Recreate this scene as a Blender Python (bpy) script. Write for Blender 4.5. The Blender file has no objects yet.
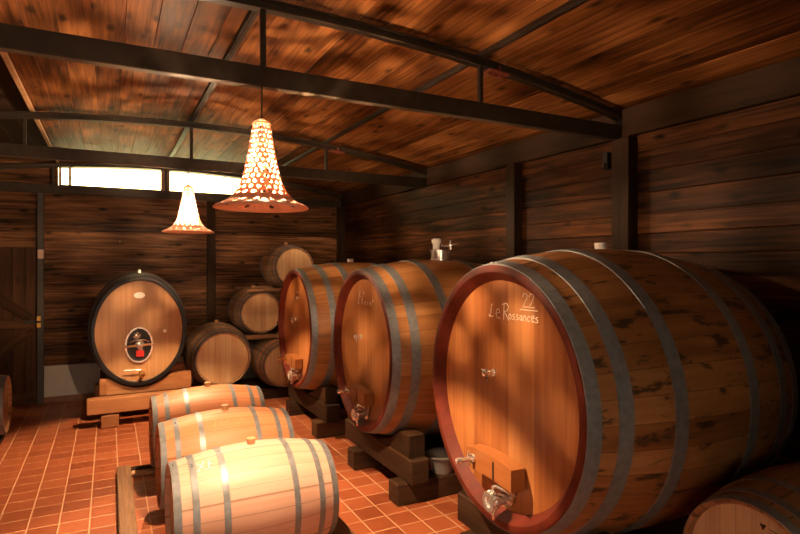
import bpy, math, random
from mathutils import Vector, Matrix
random.seed(7)
PI = math.pi
SC = bpy.context.scene
COL = SC.collection

# ------------------------------------------------------------------ materials
def nodes(name):
    m = bpy.data.materials.new(name); m.use_nodes = True
    nt = m.node_tree; b = nt.nodes['Principled BSDF']
    return m, nt, b

def N(nt, t, **k):
    n = nt.nodes.new(t)
    for a, v in k.items(): setattr(n, a, v)
    return n

def math_n(nt, op, a, b=None, c=None):
    n = N(nt, 'ShaderNodeMath', operation=op)
    for i, v in enumerate((a, b, c)):
        if v is None: continue
        if isinstance(v, (int, float)): n.inputs[i].default_value = v
        else: nt.links.new(v, n.inputs[i])
    return n.outputs[0]

def mix_col(nt, fac, a, b, blend='MIX'):
    n = N(nt, 'ShaderNodeMix', data_type='RGBA', blend_type=blend)
    for i, v in ((0, fac), (6, a), (7, b)):
        if isinstance(v, (int, float)): n.inputs[i].default_value = v
        elif isinstance(v, tuple): n.inputs[i].default_value = (*v, 1)
        else: nt.links.new(v, n.inputs[i])
    return n.outputs[2]

def ramp(nt, fac, stops):
    n = N(nt, 'ShaderNodeValToRGB')
    cr = n.color_ramp
    while len(cr.elements) < len(stops): cr.elements.new(0.5)
    for e, (p, c) in zip(cr.elements, stops):
        e.position = p; e.color = (*c, 1)
    nt.links.new(fac, n.inputs[0])
    return n.outputs[0]

def wood(name, dark, mid, light, width=0.1, rough=0.5, tone=0.5, grain=1.0, knots=0.0,
         seam=0.0, stains=0.0, stain_col=(.02, .012, .008), bump=0.25, spec=0.4, knot_col=None, gamp=.9):
    """boards: UV v = board id + half the fraction across, u = metres along"""
    m, nt, b = nodes(name)
    L = nt.links.new
    uv = N(nt, 'ShaderNodeUVMap'); uv.uv_map = 'UVMap'
    sp = N(nt, 'ShaderNodeSeparateXYZ'); L(uv.outputs[0], sp.inputs[0])
    oi = N(nt, 'ShaderNodeObjectInfo')
    idn = math_n(nt, 'FLOOR', sp.outputs[1])
    fr = math_n(nt, 'MULTIPLY', math_n(nt, 'SUBTRACT', sp.outputs[1], idn), 2.0)
    loc = math_n(nt, 'MULTIPLY', fr, width)
    seed = math_n(nt, 'ADD', math_n(nt, 'MULTIPLY', idn, 3.713), math_n(nt, 'MULTIPLY', oi.outputs['Random'], 91.7))
    wn = N(nt, 'ShaderNodeTexWhiteNoise', noise_dimensions='1D'); L(seed, wn.inputs['W'])
    def vec(a, c):
        cb = N(nt, 'ShaderNodeCombineXYZ')
        L(math_n(nt, 'MULTIPLY', sp.outputs[0], a), cb.inputs[0])
        L(math_n(nt, 'MULTIPLY', loc, c), cb.inputs[1])
        L(seed, cb.inputs[2])
        return cb.outputs[0]
    n1 = N(nt, 'ShaderNodeTexNoise'); n1.inputs['Scale'].default_value = 1; n1.inputs['Detail'].default_value = 5
    n1.inputs['Distortion'].default_value = 0.6
    L(vec(2.2 * grain, 42 * grain), n1.inputs['Vector'])
    n2 = N(nt, 'ShaderNodeTexNoise'); n2.inputs['Scale'].default_value = 1; n2.inputs['Detail'].default_value = 3
    L(vec(1.6, 7), n2.inputs['Vector'])
    t = math_n(nt, 'MULTIPLY', math_n(nt, 'SUBTRACT', wn.outputs[0], 0.5), tone)
    g = math_n(nt, 'MULTIPLY', math_n(nt, 'SUBTRACT', n1.outputs[0], 0.5), gamp)
    h = math_n(nt, 'MULTIPLY', math_n(nt, 'SUBTRACT', n2.outputs[0], 0.5), 0.75)
    f = math_n(nt, 'ADD', math_n(nt, 'ADD', t, g), math_n(nt, 'ADD', h, 0.5))
    col = ramp(nt, f, [(0.1, dark), (0.5, mid), (0.92, light)])
    hgt = n1.outputs[0]
    if knots > 0:
        vo = N(nt, 'ShaderNodeTexVoronoi'); vo.inputs['Scale'].default_value = 1
        L(vec(3.2, 7.5), vo.inputs['Vector'])
        w2 = N(nt, 'ShaderNodeTexNoise'); w2.inputs['Scale'].default_value = 1; w2.inputs['Detail'].default_value = 2
        L(vec(14, 40), w2.inputs['Vector'])
        k = math_n(nt, 'ADD', vo.outputs['Distance'], math_n(nt, 'MULTIPLY', w2.outputs[0], 0.18))
        mr = N(nt, 'ShaderNodeMapRange'); mr.inputs[1].default_value = .16; mr.inputs[2].default_value = .34
        mr.inputs[3].default_value = knots; mr.inputs[4].default_value = 0
        L(k, mr.inputs[0])
        kc = knot_col or tuple(c * .35 for c in dark)
        col = mix_col(nt, mr.outputs[0], col, kc)
    if stains > 0:
        ns = N(nt, 'ShaderNodeTexNoise'); ns.inputs['Scale'].default_value = 1; ns.inputs['Detail'].default_value = 4
        ns.inputs['Roughness'].default_value = .62
        L(vec(4.5, 13), ns.inputs['Vector'])
        mr = N(nt, 'ShaderNodeMapRange'); mr.inputs[1].default_value = .555; mr.inputs[2].default_value = .62
        mr.inputs[3].default_value = 0; mr.inputs[4].default_value = stains
        L(ns.outputs[0], mr.inputs[0])
        col = mix_col(nt, mr.outputs[0], col, stain_col)
    if seam > 0:
        d = math_n(nt, 'MINIMUM', fr, math_n(nt, 'SUBTRACT', 1.0, fr))
        mr = N(nt, 'ShaderNodeMapRange'); mr.inputs[1].default_value = seam * .4; mr.inputs[2].default_value = seam
        mr.inputs[3].default_value = .75; mr.inputs[4].default_value = 0
        L(d, mr.inputs[0])
        col = mix_col(nt, mr.outputs[0], col, tuple(c * .4 for c in dark))
    L(col, b.inputs['Base Color'])
    b.inputs['Specular IOR Level'].default_value = spec
    rr = math_n(nt, 'ADD', math_n(nt, 'MULTIPLY', n2.outputs[0], .25), rough - .12)
    L(rr, b.inputs['Roughness'])
    bp = N(nt, 'ShaderNodeBump'); bp.inputs['Strength'].default_value = bump; bp.inputs['Distance'].default_value = .004
    L(hgt, bp.inputs['Height']); L(bp.outputs[0], b.inputs['Normal'])
    return m

def plain(name, col, rough=.5, metal=0.0, noise=0.0, nscale=20, bump=0.0, spec=.5, col2=None):
    m, nt, b = nodes(name)
    b.inputs['Base Color'].default_value = (*col, 1)
    b.inputs['Roughness'].default_value = rough; b.inputs['Metallic'].default_value = metal
    b.inputs['Specular IOR Level'].default_value = spec
    if noise > 0:
        tc = N(nt, 'ShaderNodeTexCoord')
        n = N(nt, 'ShaderNodeTexNoise'); n.inputs['Scale'].default_value = nscale; n.inputs['Detail'].default_value = 4
        nt.links.new(tc.outputs['Object'], n.inputs['Vector'])
        c2 = col2 or tuple(c * (1 - noise) for c in col)
        nt.links.new(ramp(nt, n.outputs[0], [(.3, c2), (.68, col)]), b.inputs['Base Color'])
        nt.links.new(math_n(nt, 'ADD', math_n(nt, 'MULTIPLY', n.outputs[0], .3), rough - .15), b.inputs['Roughness'])
        if bump:
            bp = N(nt, 'ShaderNodeBump'); bp.inputs['Strength'].default_value = bump; bp.inputs['Distance'].default_value = .01
            nt.links.new(n.outputs[0], bp.inputs['Height']); nt.links.new(bp.outputs[0], b.inputs['Normal'])
    return m

def emission(name, col, strength):
    m, nt, b = nodes(name)
    nt.nodes.remove(b)
    e = N(nt, 'ShaderNodeEmission'); e.inputs[0].default_value = (*col, 1); e.inputs[1].default_value = strength
    nt.links.new(e.outputs[0], nt.nodes['Material Output'].inputs[0])
    return m

def tile_material():
    m, nt, b = nodes('terracotta_tiles')
    L = nt.links.new
    S = .1925
    tc = N(nt, 'ShaderNodeTexCoord'); sp = N(nt, 'ShaderNodeSeparateXYZ'); L(tc.outputs['Object'], sp.inputs[0])
    x = math_n(nt, 'DIVIDE', math_n(nt, 'ADD', sp.outputs[0], .122), S)
    y = math_n(nt, 'DIVIDE', math_n(nt, 'ADD', sp.outputs[1], -4.078 + .03), S)
    ix, iy = math_n(nt, 'FLOOR', x), math_n(nt, 'FLOOR', y)
    fx, fy = math_n(nt, 'SUBTRACT', x, ix), math_n(nt, 'SUBTRACT', y, iy)
    d = math_n(nt, 'MINIMUM', math_n(nt, 'MINIMUM', fx, math_n(nt, 'SUBTRACT', 1, fx)),
               math_n(nt, 'MINIMUM', fy, math_n(nt, 'SUBTRACT', 1, fy)))
    cb = N(nt, 'ShaderNodeCombineXYZ'); L(ix, cb.inputs[0]); L(iy, cb.inputs[1])
    wn = N(nt, 'ShaderNodeTexWhiteNoise', noise_dimensions='2D'); L(cb.outputs[0], wn.inputs['Vector'])
    n = N(nt, 'ShaderNodeTexNoise'); n.inputs['Scale'].default_value = 9; n.inputs['Detail'].default_value = 4
    L(tc.outputs['Object'], n.inputs['Vector'])
    f = math_n(nt, 'ADD', math_n(nt, 'MULTIPLY', wn.outputs[0], .55), math_n(nt, 'MULTIPLY', n.outputs[0], .45))
    col = ramp(nt, f, [(.15, (.25, .060, .020)), (.5, (.34, .088, .030)), (.9, (.43, .125, .046))])
    g = N(nt, 'ShaderNodeMapRange'); g.inputs[1].default_value = .018; g.inputs[2].default_value = .032
    g.inputs[3].default_value = 1; g.inputs[4].default_value = 0
    L(d, g.inputs[0])
    col = mix_col(nt, g.outputs[0], col, (.60, .34, .19))
    L(col, b.inputs['Base Color'])
    L(math_n(nt, 'ADD', math_n(nt, 'MULTIPLY', g.outputs[0], .3), math_n(nt, 'ADD', math_n(nt, 'MULTIPLY', n.outputs[0], .2), .3)), b.inputs['Roughness'])
    bp = N(nt, 'ShaderNodeBump'); bp.inputs['Strength'].default_value = .4; bp.inputs['Distance'].default_value = .003
    L(math_n(nt, 'SUBTRACT', 1, g.outputs[0]), bp.inputs['Height']); L(bp.outputs[0], b.inputs['Normal'])
    return m

def glass_material():
    m, nt, b = nodes('window_glass')
    nt.nodes.remove(b)
    tr = N(nt, 'ShaderNodeBsdfTransparent'); gl = N(nt, 'ShaderNodeBsdfGlossy'); gl.inputs['Roughness'].default_value = .02
    fr = N(nt, 'ShaderNodeFresnel'); fr.inputs[0].default_value = 1.45
    mx = N(nt, 'ShaderNodeMixShader')
    nt.links.new(fr.outputs[0], mx.inputs[0]); nt.links.new(tr.outputs[0], mx.inputs[1]); nt.links.new(gl.outputs[0], mx.inputs[2])
    nt.links.new(mx.outputs[0], nt.nodes['Material Output'].inputs[0])
    return m

def shade_material():
    m, nt, b = nodes('terracotta_lamp_shade')
    b.inputs['Base Color'].default_value = (.80, .44, .30, 1); b.inputs['Roughness'].default_value = .8
    t = N(nt, 'ShaderNodeBsdfTranslucent'); t.inputs[0].default_value = (.85, .42, .24, 1)
    mx = N(nt, 'ShaderNodeMixShader'); mx.inputs[0].default_value = .2
    nt.links.new(b.outputs[0], mx.inputs[1]); nt.links.new(t.outputs[0], mx.inputs[2])
    nt.links.new(mx.outputs[0], nt.nodes['Material Output'].inputs[0])
    return m

M = dict(
    floor=tile_material(),
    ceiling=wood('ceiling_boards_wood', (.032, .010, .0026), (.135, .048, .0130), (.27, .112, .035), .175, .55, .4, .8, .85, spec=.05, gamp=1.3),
    eave_and_shaded_bay=wood('dark_eave_and_shaded_bay_wood', (.018, .009, .005), (.034, .017, .009), (.055, .028, .014), .175, .6, .5, .8, .5, spec=.1),  # left bay's shade is put into this board colour; dark eave board shares it
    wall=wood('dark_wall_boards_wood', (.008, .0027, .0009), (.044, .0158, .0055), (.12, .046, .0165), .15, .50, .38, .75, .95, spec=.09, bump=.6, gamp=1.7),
    wall_lit=wood('lit_wall_boards_wood', (.014, .006, .0025), (.100, .043, .018), (.23, .108, .048), .15, .50, .38, .75, .95, spec=.10, bump=.6, gamp=1.7),  # same boards as wall, lightened so the colour carries the back wall's lamp light
    post=wood('post_wood', (.012, .006, .003), (.028, .014, .007), (.055, .029, .014), .14, .6, .3, .8, .3, spec=.12),
    door=wood('door_wood', (.022, .010, .0045), (.055, .024, .010), (.11, .05, .022), .14, .6, .5, .8, .7, spec=.15),
    beam_dark=wood('cradle_timber', (.022, .011, .006), (.048, .024, .012), (.085, .042, .018), .18, .6, .6, .6, .5, spec=.15),
    stand=wood('orange_stand_timber', (.22, .085, .030), (.36, .15, .055), (.48, .23, .095), .18, .5, .4, .6, .3),
    plank=wood('rack_plank_wood', (.12, .055, .025), (.22, .11, .05), (.33, .18, .085), .12, .6, .4, .8, .5),
    rail=wood('rough_rail_wood', (.10, .045, .020), (.20, .10, .045), (.34, .19, .09), .12, .7, .5, 1.8, .6),
    oak_new=wood('new_oak_staves', (.50, .29, .195), (.57, .345, .25), (.63, .405, .315), .06, .5, .4, .8, 0, seam=.03, bump=.08),
    oak_warm=wood('warm_oak_staves', (.42, .145, .055), (.51, .195, .08), (.58, .26, .12), .06, .5, .5, .8, 0, seam=.035, bump=.1),
    oak_head=wood('new_oak_heading', (.45, .25, .11), (.57, .35, .175), (.65, .44, .25), .085, .5, .55, .8, 0, seam=.025, bump=.1),
    oak_old=wood('weathered_oak_staves', (.20, .095, .042), (.31, .165, .075), (.42, .245, .125), .06, .5, .5, .8, 0, seam=.045, bump=.15),
    cask=wood('cask_staves_wood', (.24, .092, .028), (.37, .158, .050), (.48, .235, .085), .11, .42, .45, .7, 0, seam=.022, bump=.12),
    cask_stained=wood('stained_cask_staves_wood', (.17, .066, .022), (.29, .125, .042), (.40, .195, .075), .11, .42, .5, .7, .3, seam=.022, stains=.85, bump=.15),
    cask_head=wood('cask_heading_wood', (.26, .085, .023), (.39, .148, .042), (.49, .22, .075), .12, .40, .6, .6, 0, seam=.012, bump=.1),
    oak_pale=wood('pale_oak_heading', (.55, .38, .22), (.68, .51, .32), (.76, .60, .42), .085, .5, .4, .8, 0, seam=.02, bump=.1),
    oval_head=wood('oval_cask_heading_wood', (.38, .18, .07), (.47, .245, .105), (.54, .31, .15), .10, .32, .3, .6, 0, seam=.014, bump=.06),
    oval_body=wood('oval_cask_staves_wood', (.05, .024, .012), (.085, .042, .02), (.12, .06, .03), .10, .5, .5, .7, 0, seam=.03),
    rim_red=plain('red_painted_rim', (.14, .025, .013), .55, 0, .45, 9, 0, .14),
    hoop=plain('galvanised_hoop_steel', (.245, .26, .275), .46, .4, .3, 28, .08),
    hoop_dark=plain('dark_hoop_steel', (.17, .17, .18), .5, .35, .5, 22, .08),
    hoop_black=plain('black_hoop_steel', (.018, .018, .02), .42, .3, .4, 20),
    steel=plain('polished_steel', (.85, .82, .78), .22, .82),
    brass=plain('aged_brass', (.62, .38, .12), .25, 1.0),
    dark=plain('dark_opening', (.012, .008, .006), .5),
    chalk=plain('white_chalk', (.82, .70, .58), .9),
    chalk_faint=plain('faint_chalk', (.66, .42, .26), .9),
    chalk_white=plain('bright_chalk', (.95, .93, .90), .9),
    stamp=plain('burnt_stamp', (.05, .022, .010), .8),
    beam=plain('dark_painted_steel', (.050, .036, .024), .5, .0, .4, 14, 0, .25),
    purlin=plain('brown_painted_purlin', (.022, .012, .007), .5, .0, .3, 14, 0, .15),
    pale_trim=plain('pale_edge_strip', (.50, .30, .15), .6, 0, .3, 12),
    bracket=plain('red_primer_bracket', (.33, .085, .045), .35, .2, .3, 40),
    frame=plain('reddish_window_frame', (.36, .16, .11), .5),
    glass=glass_material(),
    shade=shade_material(),
    cord=plain('dark_cord', (.02, .014, .01), .6),
    bulb=emission('lamp_bulb_glow', (1.0, .64, .37), 122000.0),
    bulb_back=emission('lamp_bulb_glow_back', (1.0, .64, .36), 100000.0),
    bulb_dim=emission('lamp_bulb_glow_dim', (1.0, .63, .34), 9000.0),
    plaster=plain('pale_plaster', (.50, .47, .42), .85, 0, .12, 6, .1),
    skirting=plain('terracotta_skirting', (.22, .085, .038), .45, 0, .3, 9),
    bung=wood('bung_wood', (.40, .20, .09), (.52, .29, .14), (.62, .40, .22), .05, .6, .4, 1, 0),
    white=plain('white_plastic', (.90, .86, .80), .45),
    switch=plain('cream_switch_plate', (.62, .44, .34), .5),
    black=plain('black_plastic', (.012, .012, .012), .4),
    basin=plain('grey_plastic', (.20, .19, .175), .45, 0, .15, 10),
    red=plain('red_sticker', (.62, .025, .02), .4),
    post_steel=plain('dark_steel_post', (.06, .052, .045), .5, .2, .35, 18),
    latch=plain('yellow_latch', (.62, .34, .06), .35, .3),
)

# ------------------------------------------------------------------ mesh building
class MB:
    def __init__(s): s.v = []; s.f = []; s.uv = []; s.id = random.randint(0, 60)
    def quad(s, pts, uvs=None, smooth=False):
        i = len(s.v); s.v += [tuple(p) for p in pts]
        s.f.append((tuple(range(i, i + len(pts))), smooth))
        s.uv += list(uvs) if uvs else [(0, 0)] * len(pts)
    def box(s, c, size, axis=None, rot=None, bev=.004, slope=None):
        """bevelled box; axis = grain axis (0,1,2)"""
        hx, hy, hz = (d / 2 for d in size)
        if axis is None: axis = max(range(3), key=lambda k: size[k])
        b = min(bev, .45 * min(size))
        R = rot or Matrix.Identity(3)
        c = Vector(c); h = (hx, hy, hz)
        s.id += 1
        off = random.random() * 30
        def P(x, y, z): return c + R @ Vector((x, y, z))
        def UV(p, na):
            oth = [k for k in range(3) if k != axis]
            k = oth[0] if oth[0] != na else oth[1]
            if na == axis:
                return (off + p[oth[0]] * .3, s.id + .5 * min(.999, max(.001, (p[oth[1]] + h[oth[1]]) / (2 * h[oth[1]]))))
            return (off + p[axis], s.id + .5 * min(.999, max(.001, (p[k] + h[k]) / (2 * h[k]))))
        def add(pl, na):
            n = Vector((0, 0, 0)); 
            a, bb, cc = (Vector(q) for q in pl[:3])
            n = (bb - a).cross(cc - a); ctr = sum((Vector(q) for q in pl), Vector()) / len(pl)
            if n.dot(ctr) < 0: pl = pl[::-1]
            s.quad([P(*q) for q in pl], [UV(q, na) for q in pl])
        for ax in range(3):
            o1, o2 = [k for k in range(3) if k != ax]
            for sg in (-1, 1):
                pl = []
                for a, bb in ((-1, -1), (1, -1), (1, 1), (-1, 1)):
                    q = [0, 0, 0]; q[ax] = sg * h[ax]; q[o1] = a * (h[o1] - b); q[o2] = bb * (h[o2] - b); pl.append(tuple(q))
                add(pl, ax)
        for ax in range(3):                      # edge chamfers
            o1, o2 = [k for k in range(3) if k != ax]
            for s1 in (-1, 1):
                for s2 in (-1, 1):
                    pl = []
                    for t, w in ((-1, 0), (1, 0), (1, 1), (-1, 1)):
                        q = [0, 0, 0]; q[ax] = t * (h[ax] - b)
                        q[o1] = s1 * (h[o1] - (0 if w == 0 else b)); q[o2] = s2 * (h[o2] - (b if w == 0 else 0)); pl.append(tuple(q))
                    add(pl, o1)
        for sx in (-1, 1):
            for sy in (-1, 1):
                for sz in (-1, 1):
                    add([(sx * hx, sy * (hy - b), sz * (hz - b)), (sx * (hx - b), sy * hy, sz * (hz - b)), (sx * (hx - b), sy * (hy - b), sz * hz)], 0)
        return s
    def bar(s, p0, p1, w, h, up=(0, 0, 1), bev=.003):
        p0, p1 = Vector(p0), Vector(p1); d = p1 - p0
        x = d.normalized(); y = Vector(up).cross(x).normalized(); z = x.cross(y)
        R = Matrix((x, y, z)).transposed()
        return s.box((p0 + p1) / 2, (d.length, w, h), 0, R, bev)
    def tube(s, pts, r, seg=10, cap=True):
        pts = [Vector(p) for p in pts]; n = len(pts)
        rr = r if isinstance(r, (list, tuple)) else [r] * n
        rings = []; prev = None
        for i, p in enumerate(pts):
            t = (pts[min(i + 1, n - 1)] - pts[max(i - 1, 0)]).normalized()
            if prev is None:
                a = t.orthogonal().normalized()
            else:
                a = (prev - t * prev.dot(t))
                a = a.normalized() if a.length > 1e-6 else t.orthogonal().normalized()
            prev = a; b = t.cross(a)
            rings.append([p + (a * math.cos(2 * PI * k / seg) + b * math.sin(2 * PI * k / seg)) * rr[i] for k in range(seg)])
        for i in range(n - 1):
            for k in range(seg):
                k2 = (k + 1) % seg
                s.quad([rings[i][k], rings[i][k2], rings[i + 1][k2], rings[i + 1][k]],
                       [(i * .1, .5 * k / seg), (i * .1, .5 * (k + 1) / seg), (i * .1 + .1, .5 * (k + 1) / seg), (i * .1 + .1, .5 * k / seg)], True)
        if cap:
            s.quad(rings[0][::-1]); s.quad(rings[-1])
        return s
    def lathe(s, prof, seg=48, origin=(0, 0, 0), axis='z', sy=1.0, staves=0, smooth=True, uoff=0):
        """prof: list of (a, r): a along the axis. axis x: sy scales local y"""
        o = Vector(origin)
        def pt(a, r, th):
            if axis == 'x': return o + Vector((a, r * sy * math.sin(th), r * math.cos(th)))
            if axis == 'y': return o + Vector((r * math.cos(th), a, r * math.sin(th) ))
            return o + Vector((r * math.cos(th), r * sy * math.sin(th), a))
        L = 0; us = [0]
        for i in range(1, len(prof)):
            L += math.hypot(prof[i][0] - prof[i - 1][0], prof[i][1] - prof[i - 1][1]); us.append(L)
        st = staves or 1
        for i in range(len(prof) - 1):
            a0, r0 = prof[i]; a1, r1 = prof[i + 1]
            for k in range(seg):
                t0, t1 = 2 * PI * k / seg, 2 * PI * (k + 1) / seg
                sid = int(k * st / seg); f0 = k * st / seg - sid; f1 = min(.999, f0 + st / seg); f0 = max(.001, f0)
                v0, v1 = sid + .5 * f0, sid + .5 * f1
                ps = [pt(a0, r0, t0), pt(a1, r1, t0), pt(a1, r1, t1), pt(a0, r0, t1)]
                uvs = [(us[i] + uoff + sid * 1.7, v0), (us[i + 1] + uoff + sid * 1.7, v0), (us[i + 1] + uoff + sid * 1.7, v1), (us[i] + uoff + sid * 1.7, v1)]
                if r0 < 1e-6: ps = ps[1:]; uvs = uvs[1:]; ps = [ps[0], ps[1], ps[2]]
                elif r1 < 1e-6: ps = [ps[0], ps[1], ps[3]]; uvs = [uvs[0], uvs[1], uvs[3]]
                if axis == 'z': ps = ps[::-1]; uvs = uvs[::-1]
                s.quad(ps, uvs, smooth)
        return s
    def build(s, name, mat, parent=None, weld=True, normals=True):
        me = bpy.data.meshes.new(name)
        me.from_pydata(s.v, [], [f for f, _ in s.f])
        uvl = me.uv_layers.new(name='UVMap')
        uvl.data.foreach_set('uv', [c for p in s.uv for c in p])
        me.polygons.foreach_set('use_smooth', [sm for _, sm in s.f])
        me.materials.append(mat)
        import bmesh
        bm = bmesh.new(); bm.from_mesh(me)
        if weld: bmesh.ops.remove_doubles(bm, verts=bm.verts, dist=2e-5)
        if normals: bmesh.ops.recalc_face_normals(bm, faces=bm.faces)
        for e in bm.edges:
            if len(e.link_faces) == 2 and e.calc_face_angle(0) > .62: e.smooth = False
        bm.to_mesh(me); bm.free()
        ob = bpy.data.objects.new(name, me); COL.objects.link(ob)
        if parent: ob.parent = parent
        return ob

def tag(o, label=None, cat=None, group=None, kind=None):
    if label: o['label'] = label
    if cat: o['category'] = cat
    if group: o['group'] = group
    if kind: o['kind'] = kind
    return o

def thing(name, label, cat, loc, rz=0, group=None, rot=None):
    o = bpy.data.objects.new(name, None); COL.objects.link(o)
    o.empty_display_size = .1
    o.location = loc; o.rotation_euler = rot or (0, 0, rz)
    return tag(o, label, cat, group)

def struct(name, mb, mat, parent=None):
    o = mb.build(name, mat, parent)
    if not parent: o['kind'] = 'structure'
    return o

def dup(root, label, loc=None, rz=None):
    r = root.copy(); COL.objects.link(r); r['label'] = label
    if loc: r.location = loc
    if rz is not None: r.rotation_euler = (0, 0, rz)
    for ch in list(root.children):
        c = ch.copy(); COL.objects.link(c); c.parent = r
        for g in list(ch.children):
            d = g.copy(); COL.objects.link(d); d.parent = c
    return r

# ------------------------------------------------------------------ room
XL, XR, YB, YF = -2.1, 3.5, 8.75, -1.5
def arch(x): return 3.30 - .036 * (x - .75) ** 2

mb = MB()
mb.box(((XL + XR) / 2, (YB + YF) / 2, -.05), (XR - XL + .4, YB - YF + .4, .1), 1)
struct('floor', mb, M['floor'])

def board_rows(mb, o, u, v, n, ul, vl, bw, thick=.02, skip=None, jit=.004, joints=True):
    """boards running along u, stacked along v, front facing n"""
    o, u, v, n = Vector(o), Vector(u), Vector(v), Vector(n)
    R = Matrix((u, v, n)).transposed()
    y = 0; row = 0
    while y < vl - .01:
        w = min(bw * random.uniform(.93, 1.07), vl - y)
        if vl - y - w < .03: w = vl - y
        x = 0
        while x < ul - .01:
            l = ul - x
            if joints: l = min(random.uniform(2.2, 4.2), ul - x)
            if ul - x - l < .4: l = ul - x
            segs = [(x, x + l)]
            if skip:
                for a0, a1, b0, b1 in skip:
                    if y + w > b0 + .01 and y < b1 - .01:
                        ns = []
                        for p, q in segs:
                            if q <= a0 or p >= a1: ns.append((p, q))
                            else:
                                if p < a0: ns.append((p, a0))
                                if q > a1: ns.append((a1, q))
                        segs = ns
            for p, q in segs:
                if q - p < .01: continue
                d = random.uniform(0, jit)
                mb.box(o + u * (p + q) / 2 + v * (y + w / 2) + n * (thick / 2 - d), (q - p, w - .002, thick), 0, R, .0045)
            x += l
        y += w; row += 1

# right wall
mb = MB()
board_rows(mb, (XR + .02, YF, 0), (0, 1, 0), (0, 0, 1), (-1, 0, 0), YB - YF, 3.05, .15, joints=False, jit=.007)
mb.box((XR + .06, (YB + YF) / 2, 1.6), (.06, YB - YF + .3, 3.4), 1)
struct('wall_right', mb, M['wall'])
# back wall: boards below the windows, gable strip round them
mb = MB()
WZ0 = 2.90
wins = [(-.60, .70), (.76, 2.12)]
DX0, DX1, DZ = -1.95, -.845, 2.08
board_rows(mb, (XL, YB + .02, .50), (1, 0, 0), (0, 0, 1), (0, -1, 0), XR - XL, WZ0 - .50, .15, joints=False, jit=.007,
           skip=[(0, DX1 - XL, 0, DZ - .5)])
board_rows(mb, (XL, YB + .02, WZ0), (1, 0, 0), (0, 0, 1), (0, -1, 0), -.605 - XL, .36, .15)
board_rows(mb, (2.15, YB + .02, WZ0), (1, 0, 0), (0, 0, 1), (0, -1, 0), XR - 2.15, .30, .15)
mb.box(((XL + XR) / 2, YB + .07, (WZ0 - .01) / 2), (XR - XL + .3, .08, WZ0 - .01), 0)
mb.box(((XL - .61) / 2, YB + .07, WZ0 + .3), (-.61 - XL, .08, .62), 0)
mb.box(((2.15 + XR) / 2 + .08, YB + .07, WZ0 + .25), (XR - 2.15 + .16, .08, .52), 0)
struct('wall_back', mb, M['wall_lit'])
mb = MB()
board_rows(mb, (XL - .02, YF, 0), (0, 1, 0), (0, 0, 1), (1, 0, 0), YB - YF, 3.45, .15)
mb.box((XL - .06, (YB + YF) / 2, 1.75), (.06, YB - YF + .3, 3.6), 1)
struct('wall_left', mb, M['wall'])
mb = MB()
FW = (-1.4, .6, .85, 2.15)                # a daylit window behind the camera
board_rows(mb, (XL, YF - .02, 0), (1, 0, 0), (0, 0, 1), (0, 1, 0), XR - XL, 3.45, .15, skip=[(FW[0] - XL, FW[1] - XL, FW[2], FW[3])])
for x0, x1, z0, z1 in ((XL - .15, FW[0], -.05, 3.55), (FW[1], XR + .15, -.05, 3.55), (FW[0], FW[1], -.05, FW[2]), (FW[0], FW[1], FW[3], 3.55)):
    mb.box(((x0 + x1) / 2, YF - .06, (z0 + z1) / 2), (x1 - x0, .06, z1 - z0), 0)
struct('wall_front', mb, M['wall'])

# ceiling: tongued boards along the room, following the arch
def arch_boards(x0, x1, w, dz, mat, name):
    mb = MB()
    x = x0
    while x < x1 - .02:
        ww = min(w, x1 - x)
        if x1 - x - ww < .05: ww = x1 - x
        xc = x + ww / 2
        sl = math.atan(-.072 * (xc - .75))
        R = Matrix.Rotation(-sl, 3, 'Y')
        y = YF
        cuts = [YF] + sorted(random.sample([.07, 2.97, 5.88], 2)) + [YB + .03]
        for a, b in zip(cuts[:-1], cuts[1:]):
            mb.box((xc, (a + b) / 2, arch(xc) + dz + .012 + random.uniform(0, .002)), (ww / math.cos(sl) - .002, b - a - .001, .022), 1, R, .0025)
        x += ww
    n = 16                                  # roof deck above the boards
    for i in range(n):
        a, b = x0 + (x1 - x0) * i / n, x0 + (x1 - x0) * (i + 1) / n
        za, zb = arch(a) + dz + .03, arch(b) + dz + .03
        for t in (0, .05):
            mb.quad([(a, YF - .1, za + t), (b, YF - .1, zb + t), (b, YB + .12, zb + t), (a, YB + .12, za + t)])
    o = mb.build(name, mat); o['kind'] = 'structure'
    return o
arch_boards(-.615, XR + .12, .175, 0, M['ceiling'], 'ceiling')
arch_boards(XL - .12, -.625, .175, .10, M['eave_and_shaded_bay'], 'ceiling_left_bay')
mb = MB(); mb.box((-.620, (YB + YF) / 2, arch(-.62) + .062), (.014, YB - YF, .14), 1, None, .002)
mb.box((-.605, (YB + YF) / 2, arch(-.61) - .016), (.034, YB - YF, .026), 1, None, .002)
struct('trim_1', mb, M['pale_trim'])
# eave board along the right wall
mb = MB()
mb.box((XR - .03, (YB + YF) / 2, 2.915), (.055, YB - YF, .21), 1)
struct('trim_2', mb, M['eave_and_shaded_bay'])
# low plaster plinth and skirting along the back wall
mb = MB(); mb.box(((XR - .81) / 2, YB - .005, .255), (XR + .81, .07, .47), 0, None, .006)
struct('trim_3', mb, M['plaster'])
mb = MB(); mb.box(((XR - .81) / 2, YB - .02, .04), (XR + .81, .10, .08), 0, None, .004)
struct('baseboard_back', mb, M['skirting'])

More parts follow.
